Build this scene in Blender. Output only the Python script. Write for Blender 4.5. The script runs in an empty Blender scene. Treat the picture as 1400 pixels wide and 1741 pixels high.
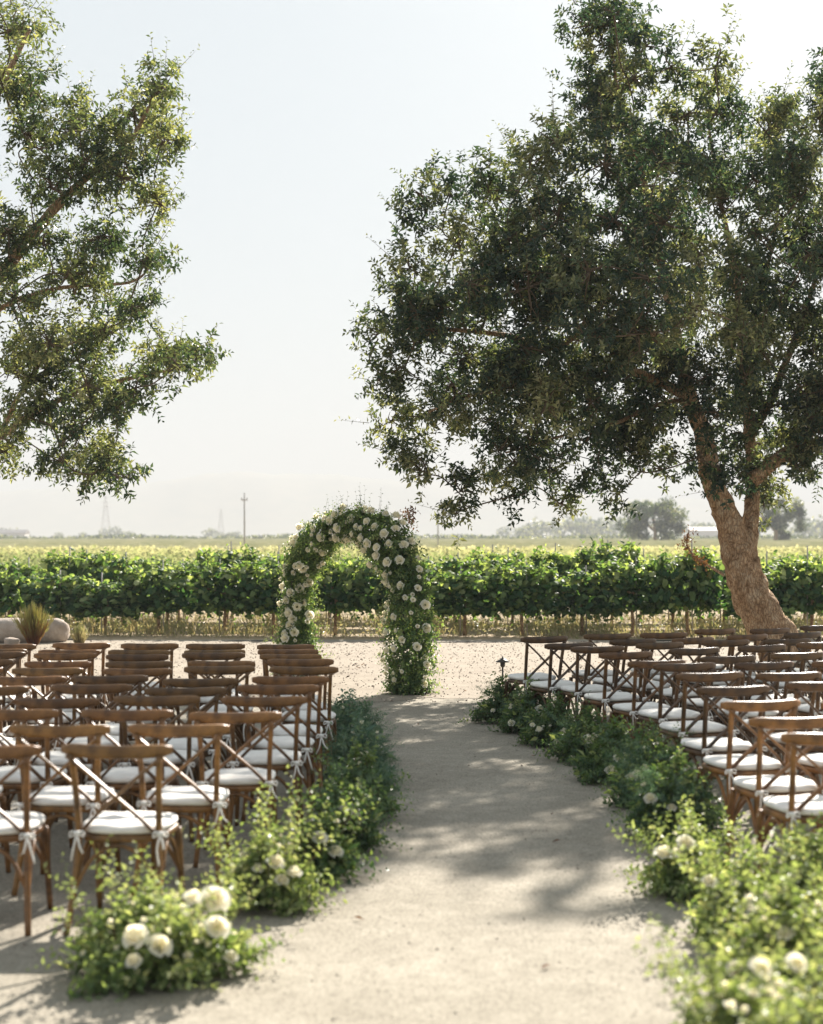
import bpy, math, random
import numpy as np
from mathutils import Vector

# ------------------------------------------------------------------ camera, world, sun, exposure
scn = bpy.context.scene
COL = scn.collection
F, H, CX, HY = 2600.0, 1.9, 700.0, 912.0          # focal length in photo pixels, eye height, photo centre, horizon row
SUN_EL, SUN_AZ = 33.0, 22.0                        # sun stands behind the arch, right of the view axis

cam_d = bpy.data.cameras.new('camera'); cam = bpy.data.objects.new('camera', cam_d); COL.objects.link(cam)
cam.location = (0, 0, H); cam.rotation_euler = (math.pi / 2, 0, 0)
cam_d.sensor_fit = 'VERTICAL'; cam_d.lens = 80.0; cam_d.sensor_height = 80.0 * 1741 / F
cam_d.sensor_width = cam_d.sensor_height * 1400 / 1741
cam_d.shift_y = (HY - 870.5) / 1741
cam_d.clip_start = 0.1; cam_d.clip_end = 12000
cam_d.dof.use_dof = True; cam_d.dof.focus_distance = 18.0; cam_d.dof.aperture_fstop = 2.7
scn.camera = cam

w = bpy.data.worlds.new('World'); scn.world = w; w.use_nodes = True
nt = w.node_tree; nt.nodes.clear()
out = nt.nodes.new('ShaderNodeOutputWorld'); bg = nt.nodes.new('ShaderNodeBackground')
sky = nt.nodes.new('ShaderNodeTexSky'); sky.sky_type = 'NISHITA'; sky.sun_disc = False
sky.sun_elevation = math.radians(SUN_EL); sky.sun_rotation = math.radians(SUN_AZ)
sky.air_density = 1.0; sky.dust_density = 3.0; sky.ozone_density = 1.0; sky.altitude = 50
hs = nt.nodes.new('ShaderNodeHueSaturation'); hs.inputs['Saturation'].default_value = 0.65
mx = nt.nodes.new('ShaderNodeMix'); mx.data_type = 'RGBA'; mx.inputs[0].default_value = 0.88
mx.inputs[7].default_value = (3.9, 4.4, 4.75, 1)        # even, milky summer haze over the whole sky
nt.links.new(sky.outputs[0], hs.inputs['Color']); nt.links.new(hs.outputs[0], mx.inputs[6])
nt.links.new(mx.outputs[2], bg.inputs['Color']); bg.inputs['Strength'].default_value = 0.045
nt.links.new(bg.outputs[0], out.inputs['Surface'])

sd = bpy.data.lights.new('sun', 'SUN'); sun = bpy.data.objects.new('sun', sd); COL.objects.link(sun)
sd.energy = 5.0; sd.angle = math.radians(0.6); sd.color = (1.0, 0.93, 0.84)
ce, se = math.cos(math.radians(SUN_EL)), math.sin(math.radians(SUN_EL))
ca, sa = math.cos(math.radians(SUN_AZ)), math.sin(math.radians(SUN_AZ))
sun.rotation_euler = Vector((-sa * ce, -ca * ce, -se)).to_track_quat('-Z', 'Y').to_euler()

vs = scn.view_settings
vs.view_transform = 'Standard'; vs.look = 'None'; vs.gamma = 1.0; vs.use_curve_mapping = False
vs.exposure = 1.95
scn.render.engine = 'CYCLES'
cy = scn.cycles
cy.use_denoising = True
try: cy.denoiser = 'OPENIMAGEDENOISE'
except Exception: pass
cy.max_bounces = 8; cy.diffuse_bounces = 5; cy.glossy_bounces = 2; cy.transmission_bounces = 5; cy.transparent_max_bounces = 4
cy.volume_bounces = 0; cy.caustics_reflective = False; cy.caustics_refractive = False
cy.sample_clamp_indirect = 4.0

rng = np.random.default_rng(11); random.seed(5)

# ------------------------------------------------------------------ helpers
def G(px, py):                       # a photo pixel on the ground -> (x, y)
    y = F * H / (py - HY); return ((px - CX) / F * y, y)
def W3(px, py, y):                   # a photo pixel at depth y -> world point
    return np.array(((px - CX) / F * y, y, H - (py - HY) / F * y))

def link(o, parent=None):
    COL.objects.link(o)
    if parent is not None: o.parent = parent
    return o
def tag(o, label=None, cat=None, group=None, kind=None):
    if label: o['label'] = label
    if cat: o['category'] = cat
    if group: o['group'] = group
    if kind: o['kind'] = kind
    return o
def empty(name, loc=(0, 0, 0), rz=0):
    o = bpy.data.objects.new(name, None); link(o); o.location = loc; o.rotation_euler = (0, 0, rz)
    o.empty_display_size = 0.2
    return o
def mesh_np(name, V, Fc, mat, parent=None, tint=None, smooth=False):
    V = np.asarray(V, dtype=np.float32).reshape(-1, 3); Fc = np.asarray(Fc, dtype=np.int32); n, k = Fc.shape
    me = bpy.data.meshes.new(name)
    me.vertices.add(len(V)); me.vertices.foreach_set('co', V.ravel())
    me.loops.add(n * k); me.loops.foreach_set('vertex_index', Fc.ravel())
    me.polygons.add(n); me.polygons.foreach_set('loop_start', np.arange(0, n * k, k, dtype=np.int32))
    me.polygons.foreach_set('loop_total', np.full(n, k, dtype=np.int32))
    me.polygons.foreach_set('use_smooth', np.full(n, smooth, dtype=bool))
    if tint is not None:
        a = me.attributes.new('tint', 'FLOAT', 'FACE'); a.data.foreach_set('value', np.asarray(tint, dtype=np.float32))
    me.update(calc_edges=True); me.validate()
    me.materials.append(mat)
    return link(bpy.data.objects.new(name, me), parent)

class MB:
    """collects quads / tris of one mesh object"""
    def __init__(s): s.v = []; s.f = []
    def add(s, V, Fs):
        b = len(s.v); s.v += [tuple(map(float, p)) for p in V]; s.f += [tuple(int(i) + b for i in f) for f in Fs]
    def tube(s, pts, rad, n=8, flat=None, up=None, caps=True, power=1.0):
        """swept bar; rad: radius (or (a,b) half sizes across/up) per point"""
        pts = np.asarray(pts, float); m = len(pts)
        if np.isscalar(rad): rad = [rad] * m
        T = np.gradient(pts, axis=0); T /= np.linalg.norm(T, axis=1)[:, None] + 1e-12
        u = np.array(up if up is not None else (0, 0, 1.0), float)
        if abs(T[0] @ u) > 0.95 and up is None: u = np.array((0, 1.0, 0))
        rings = []
        for i in range(m):
            t = T[i]; a = np.cross(t, u); a /= np.linalg.norm(a) + 1e-12; b = np.cross(a, t)
            if up is None: u = b
            ra, rb = rad[i] if not np.isscalar(rad[i]) else (rad[i], rad[i])
            for k in range(n):
                th = 2 * math.pi * (k + .5) / n; c, q = math.cos(th), math.sin(th)
                if power != 1: c = math.copysign(abs(c) ** power, c); q = math.copysign(abs(q) ** power, q)
                rings.append(pts[i] + a * ra * c + b * rb * q)
        Fs = []
        for i in range(m - 1):
            for k in range(n):
                Fs.append((i * n + k, i * n + (k + 1) % n, (i + 1) * n + (k + 1) % n, (i + 1) * n + k))
        if caps: Fs += [tuple(range(n - 1, -1, -1)), tuple(range((m - 1) * n, m * n))]
        s.add(rings, Fs)
    def box(s, x0, x1, y0, y1, z0, z1):
        V = [(x, y, z) for z in (z0, z1) for y in (y0, y1) for x in (x0, x1)]
        s.add(V, [(0, 2, 3, 1), (4, 5, 7, 6), (0, 1, 5, 4), (2, 6, 7, 3), (0, 4, 6, 2), (1, 3, 7, 5)])
    def build(s, name, mat, parent=None, smooth=True):
        me = bpy.data.meshes.new(name); me.from_pydata(s.v, [], s.f)
        me.polygons.foreach_set('use_smooth', [smooth] * len(me.polygons)); me.update(); me.materials.append(mat)
        return link(bpy.data.objects.new(name, me), parent)

def copy_tree(o, parent=None):
    c = o.copy(); COL.objects.link(c); c.parent = parent
    for ch in list(o.children): copy_tree(ch, c)
    return c
def unit(v): return v / (np.linalg.norm(v, axis=-1, keepdims=True) + 1e-12)
def rdir(n): return unit(rng.normal(size=(n, 3)))
def smooth_path(pts, n=6):
    """Catmull-Rom through the points"""
    P = np.asarray(pts, float); P = np.vstack([2 * P[0] - P[1], P, 2 * P[-1] - P[-2]]); o = []
    for i in range(1, len(P) - 2):
        for t in np.linspace(0, 1, n, endpoint=False):
            a, b, c, d = P[i - 1], P[i], P[i + 1], P[i + 2]
            o.append(.5 * (2 * b + (c - a) * t + (2 * a - 5 * b + 4 * c - d) * t * t + (3 * b - a - 3 * c + d) * t ** 3))
    o.append(P[-2]); return np.array(o)

# ---- leaves as real little faces
def leaf_geo(P, D, N, L, Wd, kind='kite'):
    D = unit(D); S = unit(np.cross(D, N)); N2 = np.cross(S, D); n = len(P); L = np.broadcast_to(L, n)[:, None]; Wd = np.broadcast_to(Wd, n)[:, None]
    if kind == 'kite':
        fo = .22
        V = np.stack([P, P + D * L * .45 + S * Wd * .5 + N2 * Wd * fo, P + D * L - N2 * L * .12, P + D * L * .45 - S * Wd * .5 + N2 * Wd * fo], 1)
        T = np.array([(0, 1, 2), (0, 2, 3)])
    else:                                # lobed vine leaf
        o = [(.0, .0), (-.06, .33), (.28, .5), (.40, .33), (.70, .36), (1, 0), (.70, -.36), (.40, -.33), (.28, -.5), (-.06, -.33)]
        vs_ = [P + D * L * .35 + N2 * L * .07] + [P + D * L * a + S * Wd * b - N2 * L * .10 * (abs(b) * 2 + max(0, a - .5)) for a, b in o]
        V = np.stack(vs_, 1); k = len(o); T = np.array([(0, i + 1, (i + 1) % k + 1) for i in range(k)])
    m = V.shape[1]
    Fc = (np.arange(n)[:, None, None] * m + T[None]).reshape(-1, 3)
    return V.reshape(-1, 3), Fc, len(T)
def stem_geo(A, B, r):
    """thin three-sided pointed twigs from A to B"""
    n = len(A); t = unit(B - A); a = unit(np.cross(t, np.array((.31, .52, .79)))); b = np.cross(t, a); r = np.broadcast_to(r, n)[:, None]
    V = np.stack([A + a * r, A - .5 * a * r + .87 * b * r, A - .5 * a * r - .87 * b * r, B], 1)
    T = np.array([(0, 1, 3), (1, 2, 3), (2, 0, 3)])
    return V.reshape(-1, 3), (np.arange(n)[:, None, None] * 4 + T[None]).reshape(-1, 3)
class Leaves:
    def __init__(s): s.P = []; s.D = []; s.N = []; s.L = []; s.W = []; s.t = []; s.A = []; s.B = []; s.r = []
    def add(s, P, D, N, L, Wd, t):
        n = len(P); s.P.append(P); s.D.append(D); s.N.append(N); s.L.append(np.broadcast_to(L, n)); s.W.append(np.broadcast_to(Wd, n)); s.t.append(np.broadcast_to(t, n))
    def sprigs(s, base, d, length, k, L, Wd, spread=.9, droop=.25, tint=None, r=.003, up=.25, jit=.25):
        """leafy shoots: k leaves alternating along a drooping stem"""
        n = len(base); d = unit(d); length = np.broadcast_to(length, n); g = np.array((0, 0, -1.0))
        tb = rng.random(n) if tint is None else np.broadcast_to(tint, n)
        a = unit(np.cross(d, rdir(n))); b = np.cross(d, a); ph = rng.random(n) * 6.28
        tip = base + d * length[:, None] + g * (droop * length)[:, None]
        s.A.append(base); s.B.append(tip); s.r.append(np.full(n, r))
        for i in range(k):
            t = (i + .6) / k
            p = base + d * (length * t)[:, None] + g * (droop * length * t * t)[:, None]
            an = ph + i * 2.4
            side = a * np.cos(an)[:, None] + b * np.sin(an)[:, None]
            dd = unit(d * (1 - spread * (1 - t * .5)) + side * spread + rdir(n) * jit)
            nn = unit(rdir(n) * .8 + np.array((0, 0, up + .5)) + d * .2)
            sc = (.7 + .6 * rng.random(n)) * (1.1 - .45 * t)
            s.add(p, dd, nn, L * sc, Wd * sc, np.clip(tb * .6 + rng.random(n) * .4, 0, 1))
    def build(s, name, mat, parent, kind='kite', part_kind=None):
        V, Fc, k = leaf_geo(np.concatenate(s.P), np.concatenate(s.D), np.concatenate(s.N), np.concatenate(s.L), np.concatenate(s.W), kind)
        o = mesh_np(name, V, Fc, mat, parent, np.repeat(np.concatenate(s.t), k))
        if part_kind: o['kind'] = part_kind
        return o
    def stems(s, name, mat, parent):
        V, Fc = stem_geo(np.concatenate(s.A), np.concatenate(s.B), np.concatenate(s.r))
        o = mesh_np(name, V, Fc, mat, parent); o['kind'] = 'stuff'; return o

# ------------------------------------------------------------------ materials
def mat_new(name):
    m = bpy.data.materials.new(name); m.use_nodes = True; n = m.node_tree; n.nodes.clear()
    o = n.nodes.new('ShaderNodeOutputMaterial'); return m, n, o
def N_(n, t, **kw):
    x = n.nodes.new(t)
    for k, v in kw.items():
        if k in x.inputs: x.inputs[k].default_value = v
        else: setattr(x, k, v)
    return x
def ramp(n, stops):
    r = n.nodes.new('ShaderNodeValToRGB'); e = r.color_ramp.elements
    while len(e) > 1: e.remove(e[0])
    e[0].position = stops[0][0]; e[0].color = (*stops[0][1], 1)
    for p, c in stops[1:]:
        q = e.new(p); q.color = (*c, 1)
    return r
def leaf_mat(name, stops, trans=.4, gloss=.35, tcol=(1.25, 1.3, .6), rough=.45):
    m, n, o = mat_new(name)
    at = N_(n, 'ShaderNodeAttribute', attribute_name='tint'); r = ramp(n, stops); n.links.new(at.outputs['Fac'], r.inputs[0])
    p = N_(n, 'ShaderNodeBsdfPrincipled', Roughness=rough); p.inputs['Specular IOR Level'].default_value = gloss
    n.links.new(r.outputs[0], p.inputs['Base Color'])
    mu = N_(n, 'ShaderNodeMix', data_type='RGBA', blend_type='MULTIPLY'); mu.inputs[0].default_value = 1; mu.inputs[7].default_value = (*tcol, 1)
    n.links.new(r.outputs[0], mu.inputs[6])
    t = N_(n, 'ShaderNodeBsdfTranslucent'); n.links.new(mu.outputs[2], t.inputs['Color'])
    mi = N_(n, 'ShaderNodeMixShader'); mi.inputs[0].default_value = trans
    n.links.new(p.outputs[0], mi.inputs[1]); n.links.new(t.outputs[0], mi.inputs[2]); n.links.new(mi.outputs[0], o.inputs['Surface'])
    return m
def rough_mat(name, stops, scale=8, detail=6, bump=.3, rough=.9, spec=.2, stretch=(1, 1, 1), bscale=None, coord='Object', bdist=.01):
    m, n, o = mat_new(name)
    tc = N_(n, 'ShaderNodeTexCoord'); mp = N_(n, 'ShaderNodeMapping'); mp.inputs['Scale'].default_value = stretch
    n.links.new(tc.outputs[coord], mp.inputs['Vector'])
    no = N_(n, 'ShaderNodeTexNoise', Scale=scale, Detail=detail, Roughness=.6); n.links.new(mp.outputs[0], no.inputs['Vector'])
    r = ramp(n, stops); n.links.new(no.outputs['Fac'], r.inputs[0])
    p = N_(n, 'ShaderNodeBsdfPrincipled', Roughness=rough); p.inputs['Specular IOR Level'].default_value = spec
    n.links.new(r.outputs[0], p.inputs['Base Color'])
    nb = N_(n, 'ShaderNodeTexNoise', Scale=bscale or scale * 3, Detail=5); n.links.new(mp.outputs[0], nb.inputs['Vector'])
    bp = N_(n, 'ShaderNodeBump', Strength=bump, Distance=bdist); n.links.new(nb.outputs['Fac'], bp.inputs['Height']); n.links.new(bp.outputs[0], p.inputs['Normal'])
    n.links.new(p.outputs[0], o.inputs['Surface'])
    return m
def sand_mat(name, c0, c1, speck, grain=75, patch=.7):
    """decomposed granite: soft patches, fine grain, dark specks, slight relief"""
    m, n, o = mat_new(name)
    tc = N_(n, 'ShaderNodeTexCoord')
    a = N_(n, 'ShaderNodeTexNoise', Scale=patch, Detail=5, Roughness=.6); n.links.new(tc.outputs['Object'], a.inputs['Vector'])
    b = N_(n, 'ShaderNodeTexNoise', Scale=grain, Detail=3, Roughness=.7); n.links.new(tc.outputs['Object'], b.inputs['Vector'])
    r = ramp(n, [(.38, c0), (.62, c1)])
    a2 = N_(n, 'ShaderNodeTexNoise', Scale=patch * 9, Detail=6, Roughness=.7, Distortion=.4); n.links.new(tc.outputs['Object'], a2.inputs['Vector'])
    av = N_(n, 'ShaderNodeMix', data_type='FLOAT'); av.inputs[0].default_value = .5; n.links.new(a.outputs['Fac'], av.inputs[2]); n.links.new(a2.outputs['Fac'], av.inputs[3]); n.links.new(av.outputs[0], r.inputs[0])
    rg = ramp(n, [(.30, (.42, .40, .38)), (.5, (.97, .97, .97)), (.68, (1.22, 1.22, 1.22))]); n.links.new(b.outputs['Fac'], rg.inputs[0])
    mu = N_(n, 'ShaderNodeMix', data_type='RGBA', blend_type='MULTIPLY'); mu.inputs[0].default_value = .95
    n.links.new(r.outputs[0], mu.inputs[6]); n.links.new(rg.outputs[0], mu.inputs[7])
    vo = N_(n, 'ShaderNodeTexVoronoi', Scale=26.0); n.links.new(tc.outputs['Object'], vo.inputs['Vector'])
    rs = ramp(n, [(.0, (1, 1, 1)), (.07, (1, 1, 1)), (.12, (0, 0, 0))]); n.links.new(vo.outputs['Distance'], rs.inputs[0])
    cm = N_(n, 'ShaderNodeTexNoise', Scale=3.0, Detail=2); n.links.new(tc.outputs['Object'], cm.inputs['Vector'])
    rc = ramp(n, [(.5, (0, 0, 0)), (.62, (1, 1, 1))]); n.links.new(cm.outputs['Fac'], rc.inputs[0])
    mm = N_(n, 'ShaderNodeMath', operation='MULTIPLY'); n.links.new(rs.outputs[0], mm.inputs[0]); n.links.new(rc.outputs[0], mm.inputs[1])
    mx_ = N_(n, 'ShaderNodeMix', data_type='RGBA'); n.links.new(mm.outputs[0], mx_.inputs[0]); n.links.new(mu.outputs[2], mx_.inputs[6]); mx_.inputs[7].default_value = (*speck, 1)
    p = N_(n, 'ShaderNodeBsdfPrincipled', Roughness=.95); p.inputs['Specular IOR Level'].default_value = .1
    n.links.new(mx_.outputs[2], p.inputs['Base Color'])
    c = N_(n, 'ShaderNodeTexNoise', Scale=22.0, Detail=8, Roughness=.8); n.links.new(tc.outputs['Object'], c.inputs['Vector'])
    bp = N_(n, 'ShaderNodeBump', Strength=.6, Distance=.008); n.links.new(c.outputs['Fac'], bp.inputs['Height']); n.links.new(bp.outputs[0], p.inputs['Normal'])
    n.links.new(p.outputs[0], o.inputs['Surface'])
    return m
def plain(name, c, rough=.6, spec=.3, metal=0.0):
    return rough_mat(name, [(.3, tuple(x * .82 for x in c)), (.7, tuple(min(1, x * 1.12) for x in c))], scale=12, bump=.1, rough=rough, spec=spec)

def wood_mat():
    m, n, o = mat_new('stained_wood')
    tc = N_(n, 'ShaderNodeTexCoord'); oi = N_(n, 'ShaderNodeObjectInfo')
    no = N_(n, 'ShaderNodeTexNoise', Scale=7.0, Detail=6, Roughness=.65, Distortion=.6); n.links.new(tc.outputs['Object'], no.inputs['Vector'])
    mp = N_(n, 'ShaderNodeMapping'); mp.inputs['Scale'].default_value = (3, 60, 60); n.links.new(tc.outputs['Object'], mp.inputs['Vector'])
    gr = N_(n, 'ShaderNodeTexNoise', Scale=3.0, Detail=4); n.links.new(mp.outputs[0], gr.inputs['Vector'])
    r1 = ramp(n, [(.32, (.22, .19, .18)), (.52, (.85, .85, .85)), (.75, (1.3, 1.25, 1.1))]); n.links.new(no.outputs['Fac'], r1.inputs[0])
    r2 = ramp(n, [(.3, (.66, .62, .6)), (.6, (1.08, 1.08, 1.08))]); n.links.new(gr.outputs['Fac'], r2.inputs[0])
    m1 = N_(n, 'ShaderNodeMix', data_type='RGBA', blend_type='MULTIPLY'); m1.inputs[0].default_value = 1
    m2 = N_(n, 'ShaderNodeMix', data_type='RGBA', blend_type='MULTIPLY'); m2.inputs[0].default_value = 1
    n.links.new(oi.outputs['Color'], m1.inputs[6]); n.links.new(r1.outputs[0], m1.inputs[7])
    n.links.new(m1.outputs[2], m2.inputs[6]); n.links.new(r2.outputs[0], m2.inputs[7])
    p = N_(n, 'ShaderNodeBsdfPrincipled', Roughness=.42); p.inputs['Specular IOR Level'].default_value = .45
    n.links.new(m2.outputs[2], p.inputs['Base Color'])
    bp = N_(n, 'ShaderNodeBump', Strength=.15, Distance=.004); n.links.new(gr.outputs['Fac'], bp.inputs['Height']); n.links.new(bp.outputs[0], p.inputs['Normal'])
    n.links.new(p.outputs[0], o.inputs['Surface'])
    return m
WOOD = wood_mat()
CLOTH = rough_mat('ivory_cotton', [(.3, (.70, .67, .62)), (.7, (.80, .78, .74))], scale=14, bump=.25, rough=.9, spec=.1, bscale=30, bdist=.006)
PETAL = leaf_mat('ivory_petal', [(0, (.84, .78, .60)), (.5, (.90, .87, .78)), (1, (.92, .91, .86))], trans=.55, gloss=.15, tcol=(1, .98, .85), rough=.6)
SAND = sand_mat('compacted_sand', (.238, .215, .172), (.338, .308, .252), (.2, .15, .11))
GRAVEL = sand_mat('gravel_bed', (.24, .204, .162), (.318, .278, .224), (.10, .065, .045), grain=120, patch=1.6)
SOIL = sand_mat('dry_soil', (.27, .21, .135), (.34, .27, .175), (.16, .11, .07), grain=60, patch=.4)
def bark_mat():
    m, n, o = mat_new('cracked_bark'); tc = N_(n, 'ShaderNodeTexCoord')
    wp = N_(n, 'ShaderNodeTexNoise', Scale=4.0, Detail=4); n.links.new(tc.outputs['Object'], wp.inputs['Vector'])
    ad = N_(n, 'ShaderNodeMix', data_type='VECTOR'); ad.inputs[0].default_value = .12; n.links.new(tc.outputs['Object'], ad.inputs[4]); n.links.new(wp.outputs['Color'], ad.inputs[5])
    mp = N_(n, 'ShaderNodeMapping'); mp.inputs['Scale'].default_value = (34, 34, 8.5); n.links.new(ad.outputs[1], mp.inputs['Vector'])
    vo = N_(n, 'ShaderNodeTexVoronoi', feature='DISTANCE_TO_EDGE', Scale=1.0); n.links.new(mp.outputs[0], vo.inputs['Vector'])
    no = N_(n, 'ShaderNodeTexNoise', Scale=9.0, Detail=8, Roughness=.7); n.links.new(tc.outputs['Object'], no.inputs['Vector'])
    r = ramp(n, [(.32, (.22, .135, .078)), (.5, (.46, .315, .20)), (.68, (.60, .48, .35))]); n.links.new(no.outputs['Fac'], r.inputs[0])
    cr = ramp(n, [(0, (.42, .38, .35)), (.08, (.78, .75, .72)), (.25, (1.05, 1.03, 1))]); n.links.new(vo.outputs['Distance'], cr.inputs[0])
    mu = N_(n, 'ShaderNodeMix', data_type='RGBA', blend_type='MULTIPLY'); mu.inputs[0].default_value = 1; n.links.new(r.outputs[0], mu.inputs[6]); n.links.new(cr.outputs[0], mu.inputs[7])
    p = N_(n, 'ShaderNodeBsdfPrincipled', Roughness=.95); p.inputs['Specular IOR Level'].default_value = .1; n.links.new(mu.outputs[2], p.inputs['Base Color'])
    hm = N_(n, 'ShaderNodeMath', operation='ADD'); n.links.new(vo.outputs['Distance'], hm.inputs[0]); n.links.new(no.outputs['Fac'], hm.inputs[1])
    bp = N_(n, 'ShaderNodeBump', Strength=1.0, Distance=.05); n.links.new(hm.outputs[0], bp.inputs['Height']); n.links.new(bp.outputs[0], p.inputs['Normal'])
    n.links.new(p.outputs[0], o.inputs['Surface']); return m
BARK = bark_mat()
BRANCH = plain('branch_bark', (.12, .09, .065), rough=.95, spec=.1)
TWIG = plain('twig_bark', (.11, .075, .05), rough=.9, spec=.1)
OAK = leaf_mat('oak_leaf', [(0, (.013, .034, .031)), (.4, (.034, .060, .044)), (.68, (.12, .14, .078)), (1, (.40, .385, .24))], trans=.40, gloss=.4, rough=.5)
OAKL = leaf_mat('light_oak_leaf', [(0, (.017, .038, .030)), (.4, (.046, .072, .044)), (.68, (.15, .17, .085)), (1, (.42, .40, .24))], trans=.42, gloss=.4, rough=.5)
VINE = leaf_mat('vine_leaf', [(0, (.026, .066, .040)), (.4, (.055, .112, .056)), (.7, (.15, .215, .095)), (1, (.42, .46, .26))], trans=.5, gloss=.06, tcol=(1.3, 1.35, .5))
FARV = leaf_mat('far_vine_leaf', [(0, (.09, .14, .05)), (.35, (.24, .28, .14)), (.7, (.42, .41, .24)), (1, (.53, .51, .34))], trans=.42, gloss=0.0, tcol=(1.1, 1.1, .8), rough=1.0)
DRY = leaf_mat('dry_grass', [(0, (.33, .27, .16)), (.6, (.44, .38, .24)), (1, (.25, .29, .13))], trans=.4, gloss=.2, tcol=(1.1, 1.05, .7))
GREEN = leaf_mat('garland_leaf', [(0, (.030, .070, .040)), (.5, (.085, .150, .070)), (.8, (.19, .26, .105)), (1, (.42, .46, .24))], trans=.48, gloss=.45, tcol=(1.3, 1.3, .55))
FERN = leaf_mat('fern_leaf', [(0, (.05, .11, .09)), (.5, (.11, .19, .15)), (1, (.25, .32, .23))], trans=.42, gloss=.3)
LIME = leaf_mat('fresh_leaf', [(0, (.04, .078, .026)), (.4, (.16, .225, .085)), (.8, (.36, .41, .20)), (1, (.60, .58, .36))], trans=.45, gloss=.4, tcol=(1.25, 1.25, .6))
BROWN = leaf_mat('withered_leaf', [(0, (.10, .045, .025)), (1, (.22, .10, .05))], trans=.3)
METAL = plain('dark_bronze', (.035, .028, .022), rough=.45, spec=.5)
POLE = plain('weathered_pole', (.36, .34, .32), rough=.9)
STONE = rough_mat('field_stone', [(.3, (.27, .22, .185)), (.7, (.44, .38, .33))], scale=5, bump=.7, rough=.95, bdist=.03)
HILL = rough_mat('dry_hillside', [(.3, (.20, .21, .16)), (.7, (.34, .30, .22))], scale=.02, bump=0, rough=1)
HOSE = plain('black_hose', (.02, .018, .016))
WHITEB = plain('white_siding', (.6, .6, .58)); ROOFB = plain('grey_roofing', (.16, .15, .15))

# ------------------------------------------------------------------ setting
def sheet(name, x0, x1, y0, y1, z, mat, nx=1, ny=1, warp=None):
    X, Y = np.meshgrid(np.linspace(x0, x1, nx + 1), np.linspace(y0, y1, ny + 1)); Z = np.full_like(X, z)
    if warp is not None: X, Y, Z = warp(X, Y, Z)
    i = np.arange((nx + 1) * (ny + 1)).reshape(ny + 1, nx + 1)
    Fc = np.stack([i[:-1, :-1], i[:-1, 1:], i[1:, 1:], i[1:, :-1]], -1).reshape(-1, 4)
    o = mesh_np(name, np.stack([X, Y, Z], -1).reshape(-1, 3), Fc, mat, smooth=True); o['kind'] = 'structure'; return o
sheet('ground', -5900, 5900, -150, 5000, -.012, SOIL, 40, 40)
sheet('courtyard', -16, 16, -6, 28.2, -.004, SAND, 60, 60)
def gwarp(X, Y, Z):
    t = (Y - 17.6) / 10.2
    y0 = 17.75 + .06 * np.abs(X + .2) ** 1.6 - .9 * np.clip(1 - np.abs(X - 1.6) / 1.4, 0, 1) * 0 + .22 * np.sin(X * 1.9) + .14 * np.sin(X * 4.7 + 1) + .08 * np.sin(X * 11)
    y1 = 27.9 + .2 * np.sin(X * .9)
    return X, y0 + t * (y1 - y0), Z
sheet('gravel_bed', -9.5, 9.5, 17.6, 27.8, .0, GRAVEL, 90, 20, gwarp)

# hills on the horizon
px = np.array([-2600, -1500, -700, 0, 200, 340, 420, 520, 600, 720, 900, 1100, 1400, 2100, 3000, 4200]); py = np.array([860, 850, 846, 836, 822, 811, 802, 805, 809, 820, 836, 848, 856, 862, 858, 866])
hx = np.linspace(-2600, 4000, 240); ridge = np.interp(hx, px, py)
ridge = ridge + 2.2 * np.sin(hx * .031) + 1.5 * np.sin(hx * .083 + 1) + 1.0 * np.sin(hx * .21)
YR = 4000.0; V = []; prof = [(3200, 0), (3440, .12), (3620, .34), (3800, .66), (3920, .86), (4000, 1.0), (4180, .82), (4450, .3), (4700, 0)]
for j, (yy, hf) in enumerate(prof):
    for i, x in enumerate(hx):
        zr = H + (HY - ridge[i]) / F * YR; gul = .10 * math.sin(x * .05 + j) + .06 * math.sin(x * .13 + 2 * j)
        V.append(((x - CX) / F * YR, yy + 30 * math.sin(x * .02 + j * .7), max(-.6, zr * (hf + gul * hf * (1 - hf) * 2) - (1.0 if hf == 0 else 0))))
n = len(hx); Fc = [(j * n + i, j * n + i + 1, (j + 1) * n + i + 1, (j + 1) * n + i) for j in range(len(prof) - 1) for i in range(n - 1)]
tag(mesh_np('hills', V, Fc, HILL, smooth=True), kind='structure')

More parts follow.
